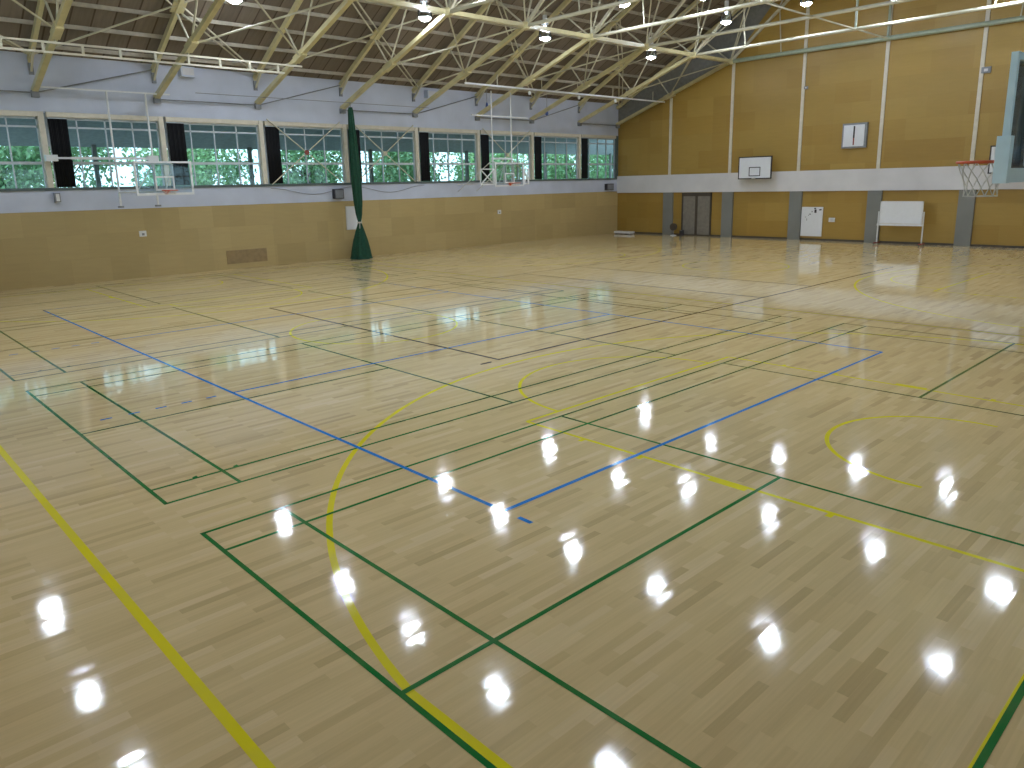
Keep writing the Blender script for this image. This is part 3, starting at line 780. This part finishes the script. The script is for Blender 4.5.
root = empty('notice_board', (-10.30, YF - .05, .2), 'upright white board leaning on the back wall with small dark marks at top', 'notice board')
b = MB(); b.box((-.52, -.02, 0), (.52, .03, 1.4), 'board_white'); b.build('panel', root)
b = MB()
for x0, z0, w, h in ((.12, 1.12, .10, .16), (.34, 1.24, .12, .05), (.10, 1.30, .09, .06), (-.12, 1.03, .06, .05), (-.02, 1.15, .04, .06), (-.33, .90, .04, .03), (-.25, .75, .02, .10), (.40, 1.28, .06, .03), (-.18, .99, .04, .03)):
    b.box((x0, -.026, z0), (x0 + w, -.02, z0 + h), 'dark')
b.build('marks', root)
for x, z, s, nm in ((-9.33, 1.0, .14, 'small white switch plate right of the upright white board'), (-11.0, 7.16, .09, 'tiny grey box high beside the batten above the wall backboard'), (-3.5, 7.07, .17, 'small grey box high on the wall beside the rightmost batten')):
    b = MB(); b.box((x - s, YF - .06, z - s * .7), (x + s, YF, z + s * .7), 'white_metal' if z < 2 else 'grey'); b.box((x - s * .4, YF - .075, z - s * .3), (x + s * .4, YF - .06, z + s * .3), 'band')
    tag(b.build('wall_box'), nm, 'wall box')

root = empty('whiteboard_stand', (-5.98, 33.0, 0), 'wheeled whiteboard in a white frame in front of the back wall', 'whiteboard')
b = MB(); b.box((-.84, -.02, .98), (.84, .02, 1.87), 'board_white'); b.build('board', root)
b = MB()
for a, c in (((-.88, -.03, .93), (.88, .03, .98)), ((-.88, -.03, 1.86), (.88, .03, 1.9)), ((-.88, -.03, .95), (-.84, .03, 1.9)), ((.84, -.03, .95), (.88, .03, 1.9))): b.box(a, c, 'white_metal')
b.box((-.95, -.09, .84), (.95, .02, .92), 'white_metal'); b.build('frame', root)
for s in (-1, 1):
    b = MB(); b.tube((s * .93, 0, .06), (s * .93, 0, 1.45), .03, 'white_metal'); b.build('leg', root)
    b = MB(); b.beam((s * .93, -.32, .08), (s * .93, .32, .08), .05, .05, 'red'); fo = b.build('foot', root)
    for q_ in (-1, 1):
        b = MB(); b.tube((s * .93 - .02, q_ * .3, .04), (s * .93 + .02, q_ * .3, .04), .04, 'dark', 12); b.build('caster', fo)

root = empty('floor_fan', (-17.95, 33.3, 0), 'small dark round-headed fan standing on the floor left of the sliding door', 'fan')
b = MB(); b.lathe([(0, 0), (.17, 0), (.17, .03), (.03, .06), (0, .07)], (0, 0, 0), 'white_metal', 16); b.build('base', root)
b = MB(); b.tube((0, 0, .05), (0, 0, .3), .02, 'grey'); b.build('pole', root)
b = MB(); b.tube((0, -.07, .48), (0, .07, .48), .2, 'dark_frame', 20); b.tube((0, .07, .48), (0, .18, .48), .07, 'dark'); b.build('fan_head', root)
root = empty('dark_post', (-17.55, 33.5, 0), 'short dark box against the left jamb of the sliding door', 'box')
b = MB(); b.box((-.09, -.08, 0), (.1, .08, .3), 'dark'); b.build('body', root)
b = MB(); b.box((-.07, -.09, .26), (.08, -.08, .29), 'grey'); b.build('lid_strip', root)

root = empty('low_bench', (-21.2, 33.05, 0), 'low white mat box on the floor in the far left corner', 'box')
b = MB(); b.box((-.6, -.2, .05), (.6, .2, .16), 'white_metal'); b.build('top', root)
for s in (-1, 1):
    b = MB(); b.box((s * .5 - .05, -.18, 0), (s * .5 + .05, .18, .05), 'grey'); b.build('foot', root)

# ================================================================== items on the left wall
def speaker(y, z, w, h, label, m='dark'):
    root = empty('wall_speaker', (XL + .02, y, z), label, 'speaker', 'speakers on the white band')
    b = MB(); b.box((0.0, -w / 2, -h / 2), (.2, w / 2, h / 2), m); b.build('cabinet', root)
    b = MB(); b.box((.2, -w / 2 + .03, -h / 2 + .03), (.212, w / 2 - .03, h / 2 - .03), 'grey' if m == 'dark' else 'white_metal'); b.build('grille', root)
speaker(14.78, 2.76, .44, .40, 'dark box speaker on the white band left of the green net')
speaker(32.85, 2.72, .6, .36, 'dark box speaker on the white band in the far corner')
speaker(4.22, 2.90, .16, .3, 'small grey box on the white band under the first window post', 'grey')
def plate(y, z, w, h, label):
    b = MB(); b.box((XL, y - w / 2, z - h / 2), (XL + .04, y + w / 2, z + h / 2), 'white_metal'); b.box((XL + .04, y - w * .15, z - h * .3), (XL + .05, y + w * .2, z + h * .1), 'grey')
    tag(b.build('wall_plate'), label, 'wall plate')
plate(6.78, 1.56, .24, .2, 'small white plate on the wood wall under the near window wall hoop')
plate(24.15, 1.62, .22, .2, 'small white plate on the wood wall near the farther window wall hoop')
b = MB(); b.box((XL, 15.15, 1.22), (XL + .06, 15.9, 2.22), 'white_metal'); b.box((XL + .06, 15.2, 1.27), (XL + .065, 15.85, 2.17), 'board_white')
tag(b.build('wall_panel'), 'white rectangular panel on the wood wall behind the green net', 'panel')
b = MB(); b.box((XL, 9.75, .2), (XL + .012, 11.4, .72), 'access')
tag(b.build('access_panel'), 'darker brown plywood access panel low on the left wood wall', 'panel')
for y, z, w, nm in ((8.92, 7.2, .5, 'pale box above the second window post, under the eave'), (19.97, 7.1, .6, 'pale box under the eave right of the green net')):
    b = MB(); b.box((XL, y - w / 2, z - .17), (XL + .3, y + w / 2, z + .17), 'white'); b.box((XL + .3, y - w / 2 + .05, z - .12), (XL + .31, y + w / 2 - .05, z + .12), 'band')
    tag(b.build('eave_box'), nm, 'wall box')
# crossed rods in front of three windows
for y0, y1, nm in ((11.85, 15.1, 'left of the green net'), (15.7, 18.9, 'right of the green net'), (23.1, 26.4, 'behind the farther hoop')):
    root = empty('wall_brace', (XL + .1, 0, 0), 'thin crossed steel rods over the window %s' % nm, 'brace', 'crossed rods over the windows', 'structure')
    for za, zb in ((3.2, 5.7), (5.7, 3.2)):
        b = MB(); b.tube((0, y0, za), (0, y1, zb), .022, 'steel_pale', 6); b.build('rod', root)
    b = MB(); b.tube((-.03, (y0 + y1) / 2, 4.45), (.03, (y0 + y1) / 2, 4.45), .1, 'red' if y0 < 12 else 'steel_pale', 12); b.build('turnbuckle', root)

# bundled green divider net
root = empty('divider_net', (-21.49, 15.28, 0), 'tall bundled green divider net tied near the bottom with its foot spread on the floor', 'net')
def bundle(prof, c_bottom, c_top, name, m='net', n=28):
    b = MB(); vs = []; zt, zb = prof[0][0], prof[-1][0]
    for z, r in prof:
        u = (z - prof[-1][0]) / (prof[0][0] - prof[-1][0]); cx = c_bottom[0] + (c_top[0] - c_bottom[0]) * u; cy = c_bottom[1] + (c_top[1] - c_bottom[1]) * u
        for i in range(n):
            t = 2 * math.pi * i / n; rr = r * (1 + .22 * math.sin(t * 7 + z * .6)); vs.append((cx + rr * math.cos(t), cy + rr * math.sin(t), z))
    fs = []
    for k in range(len(prof) - 1):
        for i in range(n): fs.append((k * n + i, k * n + (i + 1) % n, (k + 1) * n + (i + 1) % n, (k + 1) * n + i))
    fs += [tuple(range(n)), tuple(range(len(prof) * n - 1, (len(prof) - 1) * n - 1, -1))]
    b.add(vs, fs, m); return b.build(name, root, True)
bundle([(6.25, .07), (6.1, .10), (5.4, .125), (4.6, .155), (3.8, .18), (3.1, .18), (2.4, .16), (1.9, .12), (1.58, .06)], (.02, .02), (-.06, -.02), 'net_bundle')
bundle([(1.52, .07), (1.2, .17), (.8, .27), (.4, .34), (.12, .38), (.01, .41)], (.0, .0), (.02, .02), 'net_skirt')
b = MB(); torus(b, (.02, .02, 1.55), .085, .03, 'cord', 20, 8); b.tube((.1, -.02, 1.55), (.14, -.06, 1.3), .012, 'cord', 6); b.build('tie_cord', root)
b = MB(); b.tube((-.06, -.02, 6.2), (-.06, -.02, 6.42), .015, 'grey', 6); b.build('hook', root)
b = MB(); b.tube((XL + .81, YN + 12, 6.42), (XL + .81, 19.3, 6.42), .012, 'grey', 6)
tag(b.build('net_wire'), 'thin wire from which the green net hangs', 'wire')

# cable sagging along the white band
b = MB(); pts = []
for k in range(25):
    u = k / 24; pts.append((XL + .06, 11.8 + u * 7.6, 3.05 - .28 * math.sin(u * math.pi * 2) ** 2))
for p_, q_ in zip(pts, pts[1:]): b.tube(p_, q_, .012, 'grey', 5)
tag(b.build('sagging_cable'), 'thin cable looping along the white band under the windows', 'cable')

# ================================================================== outside the windows
def outside(s):
    x0 = XL if s < 0 else XR
    g = MB(); a, b = sorted((x0 + s * .3, x0 + s * 60)); g.box((a, -30, -.6), (b, 80, -.35), 'paving')
    o = tag(g.build('ground_outside_%s' % ('left' if s < 0 else 'right')), kind='structure')
    # sloping canopy over the outside passage
    c = MB(); xa, xb = x0 + s * .32, x0 + s * 4.4
    vs = [(xa, -12, 5.72), (xb, -12, 4.78), (xb, 52, 4.78), (xa, 52, 5.72)]; vs += [(x, y, z + .2) for x, y, z in vs]
    c.add(vs, [(0, 1, 2, 3), (7, 6, 5, 4), (0, 4, 5, 1), (1, 5, 6, 2), (2, 6, 7, 3), (3, 7, 4, 0)], 'soffit')
    root = empty('canopy', (0, 0, 0), 'grey canopy outside the %s windows' % ('left' if s < 0 else 'right'), None, None, 'structure')
    c.build('canopy_roof', root)
    y = -6.0
    while y < 50:
        p = MB(); p.box((min(xb - .35 * s, xb - .2 * s), y, -.35), (max(xb - .35 * s, xb - .2 * s), y + .15, 4.85), 'pillar'); p.build('canopy_post', root); y += 6.3
outside(-1); outside(1)

def tree(x, y, h, cr, lm, label, n, zmin):
    root = empty('tree', (x, y, -.35), label, 'tree', 'trees outside the windows')
    t = MB(); t.tube((0, 0, 0), (.1, .1, h * .55), .16, 'bark', 8, .09)
    for k in range(7):
        a = rnd.uniform(0, 6.28); z = h * rnd.uniform(.28, .55)
        t.tube((.05, .05, z), (math.cos(a) * cr * .7, math.sin(a) * cr * .7, z + rnd.uniform(.6, 1.8)), .05, 'bark', 6, .02)
    t.build('trunk', root)
    f = MB(); blobs = [(rnd.uniform(-.75, .75) * cr, rnd.uniform(-.75, .75) * cr, rnd.uniform(zmin, h * .9), rnd.uniform(.5, .9)) for _ in range(22)]
    vs = []; fs = []
    for _ in range(n):
        bx, by, bz, br = rnd.choice(blobs) if rnd.random() < .6 else (rnd.uniform(-1, 1) * cr, rnd.uniform(-1, 1) * cr, rnd.uniform(zmin, h * .9), .4)
        d = Vector((rnd.gauss(0, 1), rnd.gauss(0, 1), rnd.gauss(0, 1))).normalized() * br * rnd.uniform(.5, 1.1)
        c = Vector((bx, by, bz)) + d
        a = Vector((rnd.gauss(0, 1), rnd.gauss(0, 1), rnd.gauss(0, 1))).normalized(); b = a.orthogonal().normalized()
        L = rnd.uniform(.07, .16)
        k = len(vs); vs += [c - a * L, c + b * L * .5, c + a * L, c - b * L * .5]; fs.append((k, k + 1, k + 2, k + 3))
    f.add(vs, fs, lm); f.build('foliage', root)
ow = ['first', 'second', 'third', 'fourth', 'fifth', 'sixth', 'seventh', 'eighth', 'ninth', 'tenth', 'eleventh', 'twelfth', 'thirteenth', 'fourteenth', 'fifteenth', 'sixteenth', 'seventeenth']
for i in range(17):
    yy = 1.0 + i * 3.3 + rnd.uniform(-.2, .2); x = -29.6 if i % 2 else -35.0
    tree(x, yy, rnd.uniform(6.5, 8), 1.8 if i % 2 else 2.1, 'leaf_a' if i % 3 else 'leaf_b', '%s leafy tree outside the left windows, %s from the camera side' % ('dark green' if i % 3 else 'light green', ow[i]), 5200, 1.7)
for y in (-6, 1, 8, 15, 22, 29):
    tree(15 + rnd.uniform(-1, 1), y, 7.5, 2.4, 'leaf_a', 'leafy tree outside the right wall windows, beyond view', 500, 2)
